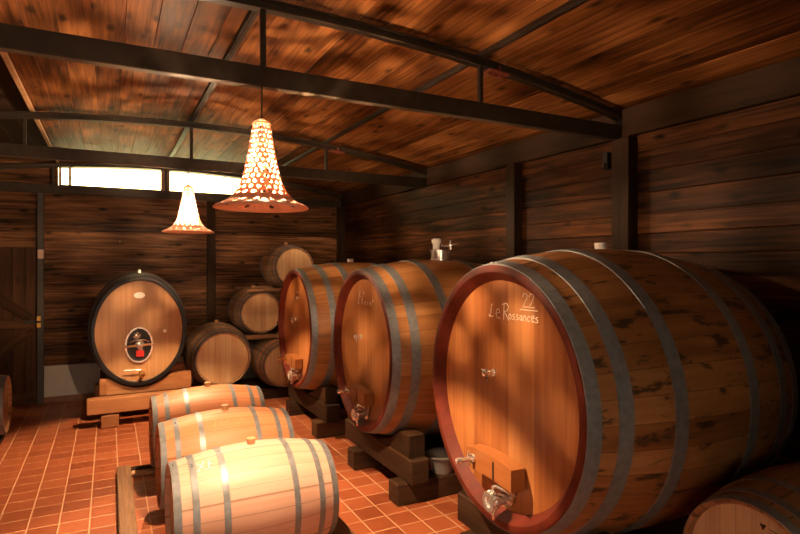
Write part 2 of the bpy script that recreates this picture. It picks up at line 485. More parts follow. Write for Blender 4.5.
# windows
def window(name, x0, x1):
    fr = MB(); yy = YB + .03; d = .06
    n = 8
    def top(x): return arch(x) - .075
    fr.box(((x0 + x1) / 2, yy, WZ0 + .012), (x1 - x0, d, .024), 0)
    for x in (x0 + .015, x1 - .015): fr.box((x, yy, (WZ0 + top(x)) / 2), (.03, d, top(x) - WZ0), 2)
    for i in range(n):
        a, b = x0 + (x1 - x0) * i / n, x0 + (x1 - x0) * (i + 1) / n
        fr.bar((a, yy, top(a) - .01), (b, yy, top(b) - .01), d, .022)
    mull = x0 + .13 if x0 < 0 else None
    if mull: fr.box((mull, yy, (WZ0 + top(mull)) / 2), (.03, d, top(mull) - WZ0), 2)
    o = struct(name, fr, M['frame'])
    g = MB()
    for i in range(n):
        a, b = x0 + (x1 - x0) * i / n, x0 + (x1 - x0) * (i + 1) / n
        g.quad([(a, yy, WZ0), (b, yy, WZ0), (b, yy, top(b)), (a, yy, top(a))])
    g.build('pane', M['glass'], o)
    return o
window('window_1', *wins[0]); window('window_2', *wins[1])
fr = MB(); cx, cz = (FW[0] + FW[1]) / 2, (FW[2] + FW[3]) / 2
for z in (FW[2] + .03, FW[3] - .03): fr.box((cx, YF - .05, z), (FW[1] - FW[0], .09, .06), 0)
for x in (FW[0] + .03, cx, FW[1] - .03): fr.box((x, YF - .05, cz), (.06, .09, FW[3] - FW[2] - .12), 2)
w3 = struct('window_3', fr, M['frame'])
g = MB(); g.quad([(FW[0], YF - .05, FW[2]), (FW[1], YF - .05, FW[2]), (FW[1], YF - .05, FW[3]), (FW[0], YF - .05, FW[3])]); g.build('pane', M['glass'], w3)
mb = MB()                                # header strip between window tops and the roof boards, and the centre mullion
for i in range(24):
    a, b = -.61 + 2.76 * i / 24, -.61 + 2.76 * (i + 1) / 24
    mb.bar((a, YB + .05, arch(a) - .03), (b, YB + .05, arch(b) - .03), .08, .09)
mb.box((.73, YB + .05, (WZ0 + arch(.73) - .05) / 2), (.06, .08, arch(.73) - WZ0 - .05), 2)
struct('trim_4', mb, M['frame'])

# door in the back wall
mb = MB()
x = DX0
while x < DX1 - .02:
    w = min(.14, DX1 - x); mb.box((x + w / 2, YB - .01, .02 + (DZ - .03) / 2), (w - .003, .04, DZ - .03), 2); x += w
d1 = struct('door_1', mb, M['door'])
def dpart(name, pts, w=.11, mat='door'):
    m = MB(); m.bar(pts[0], pts[1], .03, w, (0, -1, 0)) if False else m.bar(pts[0], pts[1], w, .03, (0, -1, 0))
    return m.build(name, M[mat], d1)
yy = YB - .045
dpart('ledge', ((DX0, yy, 1.06), (DX1, yy, 1.06)))
dpart('ledge', ((DX0, yy, .09), (DX1, yy, .09)), .16)
dpart('brace', ((DX0 + .1, yy, 1.88), (DX1 - .06, yy, 1.13)))
dpart('brace', ((DX0 + .1, yy, .22), (DX1 - .06, yy, .99)))
m = MB(); m.box((-.90, YB - .07, 1.09), (.18, .03, .035), 0); m.build('latch_bar', M['black'], d1)
for z in (1.045, 1.135):
    m = MB(); m.box((-.815, YB - .10, z), (.045, .03, .06), 2); m.build('latch_plate', M['latch'], d1)

# posts
p = MB(); p.box((-.80, YB - .055, 1.43), (.075, .06, 2.86), 2)
tag(p.build('steel_post', M['post_steel']), 'dark steel post beside the plank door on the back wall', 'post')
p = MB(); p.box((-.795, YB - .10, 1.98), (.07, .03, .12), 2); p.box((-.795, YB - .118, 1.98), (.03, .008, .05), 2)
tag(p.build('switch_box', M['switch']), 'small cream switch box on the dark steel post by the door', 'switch')
def wpost(x, y, sx, sy, z1, label):
    p = MB(); p.box((x, y, z1 / 2), (sx, sy, z1), 2, None, .006)
    return tag(p.build('timber_post', M['post']), label, 'post')
wpost(1.36, YB - .035, .12, .07, 2.80, 'dark timber post on the back wall behind the stacked barrels')
wpost(XR - .06, YB - .06, .12, .11, 2.80, 'dark timber post in the far right corner of the cellar')
wpost(XR - .05, 4.22, .10, .13, 2.81, 'dark timber post on the right wall above the middle large cask')
wpost(XR - .05, 2.93, .10, .16, 2.80, 'dark timber post on the right wall under the end of the near roof truss')
p = MB(); p.box((XR - .028, 3.11, 2.66), (.06, .05, .13), 2); p.box((XR - .066, 3.11, 2.62), (.02, .03, .04), 2)
tag(p.build('junction_box', M['black']), 'small black electrical box beside the near timber post on the right wall', 'box')

# roof trusses
PUR = (.73, 2.15)
def truss(y, label):
    t = thing('roof_truss', label, 'roof truss', (.73, y, 2.80))
    def L(x, z): return (x - .73, 0, z - 2.80)
    xl, xr = (XL + .02, XR - .065)
    m = MB(); m.bar(L(xl, 2.845), L(xr, 2.845), .055, .11); m.build('tie_beam', M['beam'], t)
    m = MB(); n = 28
    for i in range(n):
        a, b = xl + (xr - xl) * i / n, xl + (xr - xl) * (i + 1) / n
        m.bar(L(a, arch(a) - .088), L(b + .004, arch(b) - .088), .06, .012, bev=.001)
        m.bar(L(a, arch(a) - .066), L(b + .004, arch(b) - .066), .028, .04, bev=.001)
        m.bar(L(a, arch(a) - .044), L(b + .004, arch(b) - .044), .06, .012, bev=.001)
    m.build('arched_rib', M['beam'], t)
    for x in PUR + (-.66,):
        zt = arch(x) - .09
        m = MB(); m.box(L(x, (2.90 + zt) / 2), (.028, .035, zt - 2.90), 2); m.build('king_post', M['beam'], t)
    for x in PUR[1:]:
        m = MB(); m.box(L(x + .13, arch(x + .13) - .10), (.16, .09, .014), 0, Matrix.Rotation(.09, 3, 'Y'), .003)
        m.box(L(x + .13, arch(x + .13) - .085), (.012, .09, .05), 2)
        br = m.build('bracket', M['bracket'], t); br['label'] = 'red bolted bracket'
        for dx in (.075, .12, .17):
            k = MB(); k.lathe([(0, .0001), (0, .012), (-.016, .012), (-.02, .006), (-.02, .0001)], 10, L(x + dx, arch(x + dx) - .107)); k.build('bolt', M['bracket'], br)
    return t
truss(2.97, 'near roof truss whose long dark tie beam carries the big lamp')
truss(5.88, 'middle roof truss whose tie beam carries the farther lamp')
truss(YB - .065, 'far roof truss flat against the back wall along the window sill')
def purlin(x, label):
    m = MB(); m.box((x, (YF + YB) / 2, arch(x) - .019), (.045, YB - YF - .02, .032), 1)
    m.box((x, (YF + YB) / 2, arch(x) - .032), (.02, YB - YF - .02, .012), 1)
    tag(m.build('purlin', M['purlin']), label, 'purlin')
purlin(.73, 'thin dark purlin running down the middle of the ceiling over the lamps')
purlin(2.15, 'thin dark purlin on the right half of the ceiling above the large casks')

# ------------------------------------------------------------------ barrels
def prof_r(x, L, rb, rh):
    t = 2 * x / L
    return rb - (rb - rh) * t * t

def barrel_parts(root, L, rb, rh, body, head, rim, hoops, sy=1.0, seg=72, staves=24, chime=.03, recess=.03,
                 rimw=0.0, head_staves=7, back_head=True, hoop_t=.004):
    """axis along local x, resting level: axis height rb above the root's origin. front head faces -x"""
    zc = rb; O = (0, 0, zc); h = L / 2
    n = 26
    cut = rimw
    xs = [-h + cut + (2 * h - 2 * cut) * i / n for i in range(n + 1)]
    pr = [(x, prof_r(x, L, rb, rh)) for x in xs]
    b = MB(); b.lathe(pr, seg, O, 'x', sy, staves)
    if not rim:                                 # chime ends belong to the staves
        for sg in (-1, 1):
            e = prof_r(h, L, rb, rh)
            q = [(sg * h, e), (sg * (h - .006), e - chime * .6), (sg * (h - recess), e - chime), (sg * (h - recess - .02), e - chime)]
            if sg > 0 and not back_head: pass
            b.lathe(q, seg, O, 'x', sy, staves)
    o = b.build('staves', M[body], root)
    if rim:
        e = prof_r(h, L, rb, rh)
        for sg in ((-1, 1) if back_head else (-1,)):
            r = MB()
            r.lathe([(sg * (h - cut), prof_r(h - cut, L, rb, rh)), (sg * h, e), (sg * (h + .004), e - .006), (sg * (h + .004), e - .038), (sg * (h - .002), e - .045),
                     (sg * (h - recess), e - chime), (sg * (h - recess - .02), e - chime)], seg, O, 'x', sy, 0)
            r.build('rim', M[rim], root)
    e = prof_r(h, L, rb, rh) - chime + .004
    for sg in (-1, 1):
        hd = MB(); N_ = head_staves; x = sg * (h - recess)
        w = 2 * e * sy / N_
        sub = 6; rows = 1
        for i in range(N_):
            for j in range(sub):
                y0 = -e * sy + w * i + w * j / sub; y1 = y0 + w / sub
                def zz(y): return math.sqrt(max(0, e * e - (y / sy) ** 2))
                v0, v1 = i + .5 * max(.001, j / sub), i + .5 * min(.999, (j + 1) / sub)
                hd.quad([(x, y0, zc - zz(y0)), (x, y1, zc - zz(y1)), (x, y1, zc + zz(y1)), (x, y0, zc + zz(y0))],
                        [(-zz(y0) + i * 1.3, v0), (-zz(y1) + i * 1.3, v1), (zz(y1) + i * 1.3, v1), (zz(y0) + i * 1.3, v0)])
        hb = hd.build('head', M[head], root, normals=False)
        # consistent outward facing
        if (hb.data.polygons[len(hb.data.polygons) // 2].normal.x > 0) != (sg > 0):
            hb.data.flip_normals()
    for a, wd, mt in hoops:                     # a = distance of hoop centre from the front end
        hp = MB(); x0, x1 = -h + a - wd / 2, -h + a + wd / 2
        x0, x1 = max(x0, -h + .002), min(x1, h - .002)
        q = [(x0, prof_r(x0, L, rb, rh) - .001)]
        for i in range(4):
            x = x0 + (x1 - x0) * i / 3
            q.append((x, prof_r(x, L, rb, rh) + hoop_t))
        q.append((x1, prof_r(x1, L, rb, rh) - .001))
        hp.lathe(q, seg, O, 'x', sy, 0)
        th = random.uniform(-.35, .35)          # rivets by the overlap
        xm = (x0 + x1) / 2
        for k in (-.03, .03):
            r0 = prof_r(xm, L, rb, rh) + hoop_t - .001
            c = Vector((xm, r0 * sy * math.sin(th + k), zc + r0 * math.cos(th + k))); nn = Vector((0, math.sin(th + k), math.cos(th + k)))
            hp.tube([c, c + nn * .004, c + nn * .006], [.008, .007, .003], 8)
        hp.build('hoop', M[mt], root)

def bung(root, rb, L=1, mat='bung', r=.028, h=.035, x=0):
    m = MB(); m.lathe([(-.005, r * .8), (h * .6, r), (h, r), (h, .0001)], 16, (x, 0, 2 * rb)); m.build('bung', M[mat], root)

BARR_H = [(.022, .04, 'hoop_dark'), (.115, .036, 'hoop_dark'), (.275, .036, 'hoop_dark'),
          (.675, .036, 'hoop_dark'), (.835, .036, 'hoop_dark'), (.928, .04, 'hoop_dark')]
BARR_B = [(a, w, 'hoop') for a, w, m_ in BARR_H]
def barrique(label, loc, rz, body, head, hoops=BARR_H, group=None, rb=.35, rh=.29, L=.95, bg=True, name='barrel'):
    t = thing(name, label, 'barrel', loc, rz, group)
    barrel_parts(t, L, rb, rh, body, head, None, hoops, 1, 72, 26, .022, .03, 0, 8)
    if bg: bung(t, rb)
    return t

# chalk strokes: a small hand-lettered stroke alphabet (unit square glyphs)
GL = {'L': [[(.55, 1), (.35, .95), (.3, .5), (.2, .05), (.0, .15), (.1, 0), (.6, .05)]],
      'e': [[(.1, .35), (.6, .45), (.5, .7), (.2, .65), (.1, .3), (.3, 0), (.65, .1)]],
      'E': [[(.6, 1), (.2, .95), (.15, .55), (.5, .55), (.15, .5), (.1, .05), (.6, .0)]],
      'R': [[(.15, 0), (.2, 1)], [(.0, .9), (.45, 1), (.65, .8), (.5, .55), (.22, .5), (.7, 0)]],
      'P': [[(.15, 0), (.2, 1)], [(.0, .9), (.45, 1), (.6, .75), (.45, .5), (.2, .5)]],
      'o': [[(.35, .6), (.1, .4), (.15, .05), (.5, .0), (.6, .35), (.35, .6)]],
      's': [[(.55, .6), (.2, .55), (.2, .35), (.5, .28), (.5, .05), (.1, .0)]],
      'a': [[(.55, .55), (.2, .55), (.1, .15), (.35, 0), (.55, .5), (.55, .05), (.7, 0)]],
      'n': [[(.1, 0), (.15, .6)], [(.15, .45), (.4, .62), (.55, .4), (.55, 0)]],
      'c': [[(.6, .5), (.3, .6), (.1, .3), (.25, 0), (.6, .1)]],
      '2': [[(.05, .75), (.2, 1), (.55, .95), (.55, .65), (.05, 0), (.7, .05)]],
      'X': [[(0, 1), (.6, 0)], [(.6, 1), (0, 0)]],
      'C': [[(.6, .95), (.2, .9), (.05, .5), (.2, .05), (.65, .05)]],
      '-': [[(.1, .5), (.6, .5)]], '.': [[(.1, 0), (.14, .06)]], ' ': []}
def strokes(text, h, adv=.72):
    out = []; x = 0
    for ch in text:
        for st in GL[ch]: out.append([(x + p[0] * h, p[1] * h) for p in st])
        x += h * (adv if ch not in ' .' else .4)
    return out
def chalk(root, lines, place, r=.004, name='chalk_writing', mat='chalk'):
    m = MB()
    for st in lines:
        pts = []
        for (a, b), (c, d) in zip(st[:-1], st[1:]):
            for k in range(3): pts.append((a + (c - a) * k / 3, b + (d - b) * k / 3))
        pts.append(st[-1])
        P3 = [place(*q) for q in pts]
        m.tube(P3, r, 5)
    o = m.build(name, M[mat], root); o['label'] = 'white chalk handwriting' if 'chalk' in mat else 'dark burnt stamp'
    return o

# ---- the three large casks along the right wall
CL, CRB, CRH = 1.48, .80, .705
def valve(root, x, y, z, s=1.0, handle=1):
    """butterfly drain valve sticking out along -x"""
    v = MB()
    v.lathe([(x, .0001), (x, .052 * s), (x - .012, .052 * s), (x - .012, .030 * s), (x - .085 * s, .030 * s), (x - .085 * s, .046 * s), (x - .10 * s, .048 * s),
             (x - .10 * s, .040 * s), (x - .112 * s, .040 * s), (x - .112 * s, .050 * s), (x - .13 * s, .050 * s), (x - .13 * s, .03 * s), (x - .12 * s, .028 * s), (x - .12 * s, .0001)], 24, (0, y, z), 'x')
    o = v.build('drain_valve', M['steel'], root); o['label'] = 'polished steel drain valve'
    hdl = MB()
    hdl.tube([(x - .095 * s, y, z + .04 * s), (x - .095 * s, y, z + .078 * s), (x - .09 * s, y - .02 * s, z + .085 * s), (x - .06 * s, y - .15 * s, z + .075 * s)], [.009 * s, .009 * s, .008 * s, .007 * s], 8)
    hdl.build('valve_handle', M['steel'], o)
    lg = MB(); lg.tube([(x - .095 * s, y, z - .045 * s), (x - .095 * s, y, z - .10 * s)], .009 * s, 8); lg.build('wing_screw', M['steel'], o)
    cl = MB()
    for k in range(10):                         # ribbed clamp ring with wing screw
        a = 2 * PI * k / 10
        cl.box((x - .106 * s, y + .05 * s * math.cos(a), z + .05 * s * math.sin(a)), (.03 * s, .016 * s, .016 * s), 0, Matrix.Rotation(a, 3, 'X'))
    cl.build('clamp_ring', M['steel'], o)

def large_cask(label, front, zc_, phi, s, body, hoops, text, extra=None):
    a = -math.radians(phi)
    t = thing('large_cask', label, 'cask', (front[0] + math.cos(a) * CL / 2 * s, front[1] + math.sin(a) * CL / 2 * s, zc_ - CRB * s), a, 'large casks along the right wall')
    t.scale = (s, s, s)
    barrel_parts(t, CL, CRB, CRH, body, 'cask_head', 'rim_red', hoops, 1, 120, 40, .085, .055, .012, 11, True, .006)
    xf = -CL / 2 + .055; zc = CRB
    def pl(s, u): return (xf - .0005, -s, zc + u)
    for ln in text: chalk(t, ln, pl, .0027)
    # sampling tap
    m = MB(); m.lathe([(xf, .0001), (xf, .022), (xf - .006, .022), (xf - .006, .010), (xf - .05, .010), (xf - .05, .016), (xf - .07, .016), (xf - .072, .0001)], 16, (0, 0.075, zc + .10), 'x')
    m.tube([(xf - .045, .075, zc + .095), (xf - .047, .075, zc + .055)], [.010, .007], 8)
    m.tube([(xf - .06, .11, zc + .115), (xf - .06, .02, zc + .12)], .006, 8)
    o = m.build('sampling_tap', M['steel'], t); o['label'] = 'small steel sampling tap'
    # manhole door with its clamp bar
    m = MB(); zb = zc - .40
    pts = [(-.19, zb + .05), (.19, zb + .05), (.12, zb - .16), (-.12, zb - .16)]
    x0, x1 = xf, xf - .012
    A = [(x1, y, z) for y, z in pts]; B = [(x0, y, z) for y, z in pts]
    m.quad(A, [(p[1] + .5, 3 + .5 * (p[0] / .4 + .5)) for p in pts])
    for i in range(4):
        j = (i + 1) % 4; m.quad([A[i], A[j], B[j], B[i]])
    m.build('manhole_door', M['cask_head'], t)
    m = MB(); nb = 10; yb = -.005; thk = .085
    top = []; bot = []
    for i in range(nb + 1):
        f = -1 + 2 * i / nb
        top.append((yb + f * .215, zb + .06 + .022 * (1 - f * f))); bot.append((yb + f * .215, zb - .055 + .012 * (1 - f * f)))
    xa, xb = xf - .012, xf - .012 - thk
    for i in range(nb):
        a, b, c, d = top[i], top[i + 1], bot[i + 1], bot[i]
        def q(ps, mode):
            m.quad(ps, [(p[1], 5 + .5 * min(.99, max(.01, ((p[2] - zb + .08) / .18 if mode == 0 else (xf - p[0]) / .12)))) for p in ps])
        q([(xb, *a), (xb, *b), (xb, *c), (xb, *d)], 0); q([(xa, *a), (xa, *b), (xb, *b), (xb, *a)], 1)
        q([(xa, *d), (xa, *c), (xb, *c), (xb, *d)], 1); q([(xa, *a), (xa, *b), (xa, *c), (xa, *d)], 0)
    for k in (0, nb):
        m.quad([(xa, *top[k]), (xb, *top[k]), (xb, *bot[k]), (xa, *bot[k])], [(.1, 5.1), (.2, 5.1), (.2, 5.4), (.1, 5.4)])
    bar = m.build('clamp_bar', M['cask_head'], t)
    m = MB(); m.box((xb - .001, -.06, zb + .004), (.004, .014, .10), 2, None, .001); m.build('slot', M['dark'], bar)
    m = MB(); m.lathe([(xb, .0001), (xb, .026), (xb - .012, .026), (xb - .012, .013), (xb - .085, .012), (xb - .085, .018), (xb - .11, .014), (xb - .112, .0001)], 14, (0, .14, zb + .01), 'x')
    m.tube([(xb - .03, .14, zb - .03), (xb - .03, .14, zb + .055)], .007, 8)
    s = m.build('clamp_screw', M['steel'] if extra != 'far' else M['brass'], bar); s['label'] = 'steel clamp screw' if extra != 'far' else 'yellow wooden-looking screw handle'
    valve(t, xf, -.06, zc - .555, 1.0)
    return t

def hb(a2): return [(.037, .066, 'hoop'), (a2, .072, 'hoop'), (.485, .072, 'hoop'), (CL - .485, .072, 'hoop'), (CL - a2, .072, 'hoop'), (CL - .037, .066, 'hoop')]
def sh(sts, dx, dy): return [[(x + dx, y + dy) for x, y in st] for st in sts]
t1 = [sh(strokes('L', .072), -.125, .412), sh(strokes('e.', .075, .5), -.062, .408), sh(strokes('R', .092), .005, .405), sh(strokes('ossances', .046, .70), .062, .415),
      sh(strokes('22', .072, .72), .185, .486), [[(.165, .472), (.31, .474)]]]
c1 = large_cask('nearest and largest-looking wooden cask with stained staves and chalk writing with 22 on its head',
                (1.86, 2.449), 1.14, 3.2, 1.0, 'cask_stained', hb(.19), t1)
bung(c1, CRB - .004, mat='white', r=.036, h=.045, x=.03)
t2 = [sh(strokes('L.P', .055, 1.1), -.13, .46), sh(strokes('L.Ross', .055, 1.2), -.165, .395), sh(strokes('c', .045, 1), .18, .43)]
c2 = large_cask('middle large wooden cask with red rim and a steel fitting on its top',
                (1.89, 4.36), 1.12, 2.3, .963, 'cask', hb(.19), t2)
t3 = [sh(strokes('oss', .045, 1.3), -.07, .42), sh(strokes('ee-', .045, 1.3), -.07, .35)]
c3 = large_cask('farthest of the large red-rimmed wooden casks, next to the barrel stack',
                (1.88, 6.23), 1.11, .7, .952, 'cask', hb(.245), t3, 'far')
bung(c3, CRB - .004, mat='white', r=.04, h=.05)
# steel filler neck with bubbler and little valve on the middle cask
zt = 2 * CRB - .012; nx = .09
m = MB(); m.lathe([(0, .108), (.012, .108), (.012, .092), (.085, .092), (.085, .104), (.10, .104), (.10, .0001)], 32, (nx, 0, zt))
fn = m.build('filler_neck', M['steel'], c2); fn['label'] = 'shiny steel filler neck'
m = MB(); m.lathe([(.10, .030), (.16, .036), (.17, .044), (.20, .046), (.205, .038), (.212, .030), (.212, .0001)], 20, (nx - .035, .02, zt)); o = m.build('stopper', M['white'], fn); o['label'] = 'white stopper'
m = MB(); m.tube([(nx + .0, -.02, zt + .145), (nx + .09, -.04, zt + .145)], .012, 8); m.tube([(nx + .085, -.04, zt + .10), (nx + .085, -.04, zt + .18), (nx + .085, -.04, zt + .19)], [.02, .012, .012], 10)
m.tube([(nx + .05, -.10, zt + .145), (nx + .085, -.04, zt + .15), (nx + .16, -.06, zt + .165)], .008, 8)
m.build('valve', M['steel'], fn)

def cradle(label, y, span, zc_, sc, sl=(-.5, .5)):
    """timber cradle: two sleepers along x, bearer along y near each end of the cask, chocks under the cask"""
    t = thing('cask_cradle', label, 'cradle', (1.94, y, 0), 0, 'timber cradles under the large casks')
    hs, hbm = .17, .19
    for k in sl:
        m = MB(); m.box((.66, k, hs / 2), (1.32, .16, hs), 0, None, .01); m.build('sleeper', M['beam_dark'], t)
    for xx in (.16, 1.16):
        m = MB(); m.box((xx, 0, hs + hbm / 2), (.16, span, hbm), 1, None, .01); m.build('bearer', M['beam_dark'], t)
        z0 = hs + hbm
        R = sc * prof_r((xx + .06) / sc - CL / 2, CL, CRB, CRH) + .016
        for sgn in (-1, 1):
            m = MB(); yo, yi = sgn * span * .46, sgn * span * .06
            n = 10
            P = [yi + (yo - yi) * i / n for i in range(n + 1)]
            def zt_(yv): return max(z0 + .012, min(z0 + .17, zc_ - math.sqrt(R * R - yv * yv)))
            for i in range(n):
                a, b = P[i], P[i + 1]
                for xs in (xx - .07, xx + .07):
                    m.quad([(xs, a, z0), (xs, b, z0), (xs, b, zt_(b)), (xs, a, zt_(a))], [(a, 2.05), (b, 2.05), (b, 2.4), (a, 2.4)])
                m.quad([(xx - .07, a, zt_(a)), (xx + .07, a, zt_(a)), (xx + .07, b, zt_(b)), (xx - .07, b, zt_(b))], [(a, 3.05), (a, 3.45), (b, 3.45), (b, 3.05)])
                m.quad([(xx - .07, a, z0), (xx + .07, a, z0), (xx + .07, b, z0), (xx - .07, b, z0)])
            for yv in (yo, yi):
                m.quad([(xx - .07, yv, z0), (xx + .07, yv, z0), (xx + .07, yv, zt_(yv)), (xx - .07, yv, zt_(yv))], [(0, 4.05), (0, 4.45), (.1, 4.45), (.1, 4.05)])
            m.build('chock', M['beam_dark'], t)
    return t
cradle('dark timber cradle under the nearest large cask', 2.43, 1.24, 1.14, 1.0, (-.46, .40))
cradle('dark timber cradle under the middle large cask', 4.335, 1.33, 1.12, .963, (-.515, .33))
cradle('dark timber cradle under the farthest large cask', 6.22, 1.40, 1.11, .952, (-.54, .45))

# basin under the middle cask
m = MB(); m.lathe([(0, .0001), (0, .085), (.13, .125), (.135, .145), (.145, .145), (.145, .122), (.12, .118), (.02, .08), (.02, .0001)], 32, (2.40, 3.83, .171))
tag(m.build('basin', M['basin']), 'grey plastic basin sitting on the sleeper of the middle large cask cradle', 'basin')

# ---- oval cask on its stand
OL, ORB, ORH, OS = .90, .70, .64, .79
OZ = .36
ov = thing('oval_cask', 'upright oval cask with dark hoops and a steel manhole at the back wall', 'cask', (.325, 7.22 + OL / 2, OZ), PI / 2)
barrel_parts(ov, OL, ORB, ORH, 'oval_body', 'oval_head', 'hoop_black', [(.045, .085, 'hoop_black'), (.15, .06, 'hoop_dark'), (.26, .05, 'hoop_black'), (.64, .05, 'hoop_black'), (.74, .05, 'hoop_dark'), (.85, .085, 'hoop_black')],
             OS, 110, 36, .045, .035, .012, 12)
m = MB(); m.lathe([(0, .018), (.05, .02), (.06, .0001)], 12, (-.25, 0, 2 * ORB - .03)); m.build('bung', M['white'], ov)
xf = -OL / 2 + .035; zc = ORB
# local +y faces world -x (left): screen right = -y
def oval_ring(rx, rz, w, d, yc, zc_, x, seg=40):
    m = MB(); P = [(x, rx, rz), (x - d, rx - .004, rz - .004), (x - d, rx - w, rz - w), (x, rx - w - .004, rz - w - .004)]
    for i in range(3):
        for k in range(seg):
            a, b = 2 * PI * k / seg, 2 * PI * (k + 1) / seg
            def q(pp, t): return (pp[0], yc + pp[1] * math.sin(t), zc_ + pp[2] * math.cos(t))
            m.quad([q(P[i], a), q(P[i + 1], a), q(P[i + 1], b), q(P[i], b)], None, True)
    return m
def oval_plate(rx, rz, yc, zc_, x, seg=40, d=.004):
    m = MB(); pts = [(yc + rx * math.sin(2 * PI * k / seg), zc_ + rz * math.cos(2 * PI * k / seg)) for k in range(seg)]
    m.quad([(x - d, a, b) for a, b in pts])
    for k in range(seg):
        a, b = pts[k], pts[(k + 1) % seg]
        m.quad([(x, *a), (x, *b), (x - d, *b), (x - d, *a)])
    return m
mz = zc - .165; my = .01
mh = oval_ring(.155, .215, .022, .03, my, mz, xf).build('manhole_frame', M['steel'], ov); mh['label'] = 'oval steel manhole frame'
oval_plate(.135, .195, my, mz, xf - .001).build('manhole_door', M['dark'], mh)
m = MB(); m.tube([(xf - .055, my + .175, mz - .015), (xf - .06, my, mz + .0), (xf - .055, my - .165, mz + .005)], [.010, .014, .010], 10)
m.build('cross_bar', M['bung'], mh)
m = MB(); m.lathe([(xf - .03, .0001), (xf - .03, .05), (xf - .06, .05), (xf - .085, .03), (xf - .09, .0001)], 20, (0, my - .005, mz + .01), 'x')
m.tube([(xf - .03, my + .10, mz + .03), (xf - .05, my + .05, mz + .062), (xf - .05, my - .06, mz + .062), (xf - .03, my - .11, mz + .03)], .009, 8)
m.lathe([(xf - .006, .0001), (xf - .006, .042), (xf - .02, .042), (xf - .03, .02), (xf - .03, .0001)], 18, (0, my + .025, mz + .11), 'x')
m.build('hub', M['steel'], mh)
m = MB(); m.box((xf - .022, my - .01, mz - .10), (.03, .085, .075), 1, None, .004); o = m.build('sticker', M['red'], mh); o['label'] = 'red sticker'
m = MB(); m.box((xf - .022, my - .012, mz - .04), (.032, .05, .05), 1, None, .01); m.build('knob', M['white'], mh)
oval_plate(.06, .036, .005, zc + .42, xf).build('oval_plaque', M['white'], ov)
m = MB(); m.lathe([(xf, .0001), (xf, .018), (xf - .03, .02), (xf - .035, .0001)], 14, (0, -.27, zc - .015), 'x'); m.build('sight_plug', M['white'], ov)
m = MB(); m.lathe([(xf, .0001), (xf, .035), (xf - .01, .035), (xf - .01, .022), (xf - .07, .022), (xf - .07, .032), (xf - .09, .032), (xf - .092, .0001)], 18, (0, -.02, zc - .51), 'x')
dv = m.build('drain_valve', M['brass'], ov); dv['label'] = 'brass drain valve'
m = MB(); m.tube([(xf - .05, -.02, zc - .49), (xf - .055, -.015, zc - .455), (xf - .055, .17, zc - .45)], [.009, .009, .007], 8); m.build('valve_handle', M['steel'], dv)

def slab(m, x0, x1, y0, y1, z0, z1, ax=0): m.box(((x0 + x1) / 2, (y0 + y1) / 2, (z0 + z1) / 2), (x1 - x0, y1 - y0, z1 - z0), ax, None, .008)
st = thing('cask_stand', 'orange timber stand carrying the oval cask', 'stand', (.32, 7.2, 0))
def LS(x0, x1, y0, y1, z0, z1, nm='beam', ax=0):
    m = MB(); slab(m, x0 - .32, x1 - .32, y0 - 7.2, y1 - 7.2, z0, z1, ax); return m.build(nm, M['stand'], st)
LS(-.22, .80, 7.06, 7.20, .165, .335); LS(-.16, .80, 7.96, 8.10, .145, .33)
LS(-.08, .10, 7.06, 7.20, 0, .145, 'foot', 2); LS(.58, .76, 7.06, 7.20, 0, .145, 'foot', 2)
LS(-.08, .10, 7.96, 8.10, 0, .145, 'foot', 2); LS(.58, .76, 7.96, 8.10, 0, .145, 'foot', 2)
# shaped bearers: plank with the barrel's curve cut out
def saddle(y0, y1, xf_y):
    m = MB(); n = 24; x0, x1 = -.09, .90; zb, zt_ = .33, .52
    tt = (xf_y - 7.22 - OL / 2)
    R = prof_r(tt, OL, ORB, ORH) + .012
    P = [x0 + (x1 - x0) * i / n for i in range(n + 1)]
    def top(x):
        q = 1 - ((x - .325) / (R * OS)) ** 2
        return min(zt_, OZ + ORB - R * math.sqrt(q) if q > 0 else zt_)
    for i in range(n):
        a, b = P[i], P[i + 1]; za, zb_ = max(zb + .006, top(a)), max(zb + .006, top(b))
        for y in (y0, y1):
            m.quad([(a, y, zb), (b, y, zb), (b, y, zb_), (a, y, za)], [(a, 2.05), (b, 2.05), (b, 2 + .5 * (zb_ - zb) / .2), (a, 2 + .5 * (za - zb) / .2)])
        m.quad([(a, y0, za), (b, y0, zb_), (b, y1, zb_), (a, y1, za)], [(a, 1.1), (b, 1.1), (b, 1.4), (a, 1.4)])
        m.quad([(a, y0, zb), (b, y0, zb), (b, y1, zb), (a, y1, zb)])
    for i in (0, n):
        m.quad([(P[i], y0, zb), (P[i], y1, zb), (P[i], y1, top(P[i])), (P[i], y0, top(P[i]))])
    o = m.build('saddle', M['stand'], st)
    o.location = (-.32, -7.2, 0)
saddle(7.27, 7.37, 7.32); saddle(7.98, 8.08, 8.02)
LS(-.10, -.02, 7.26, 8.09, .145 + .185, .50, 'side_block', 1)

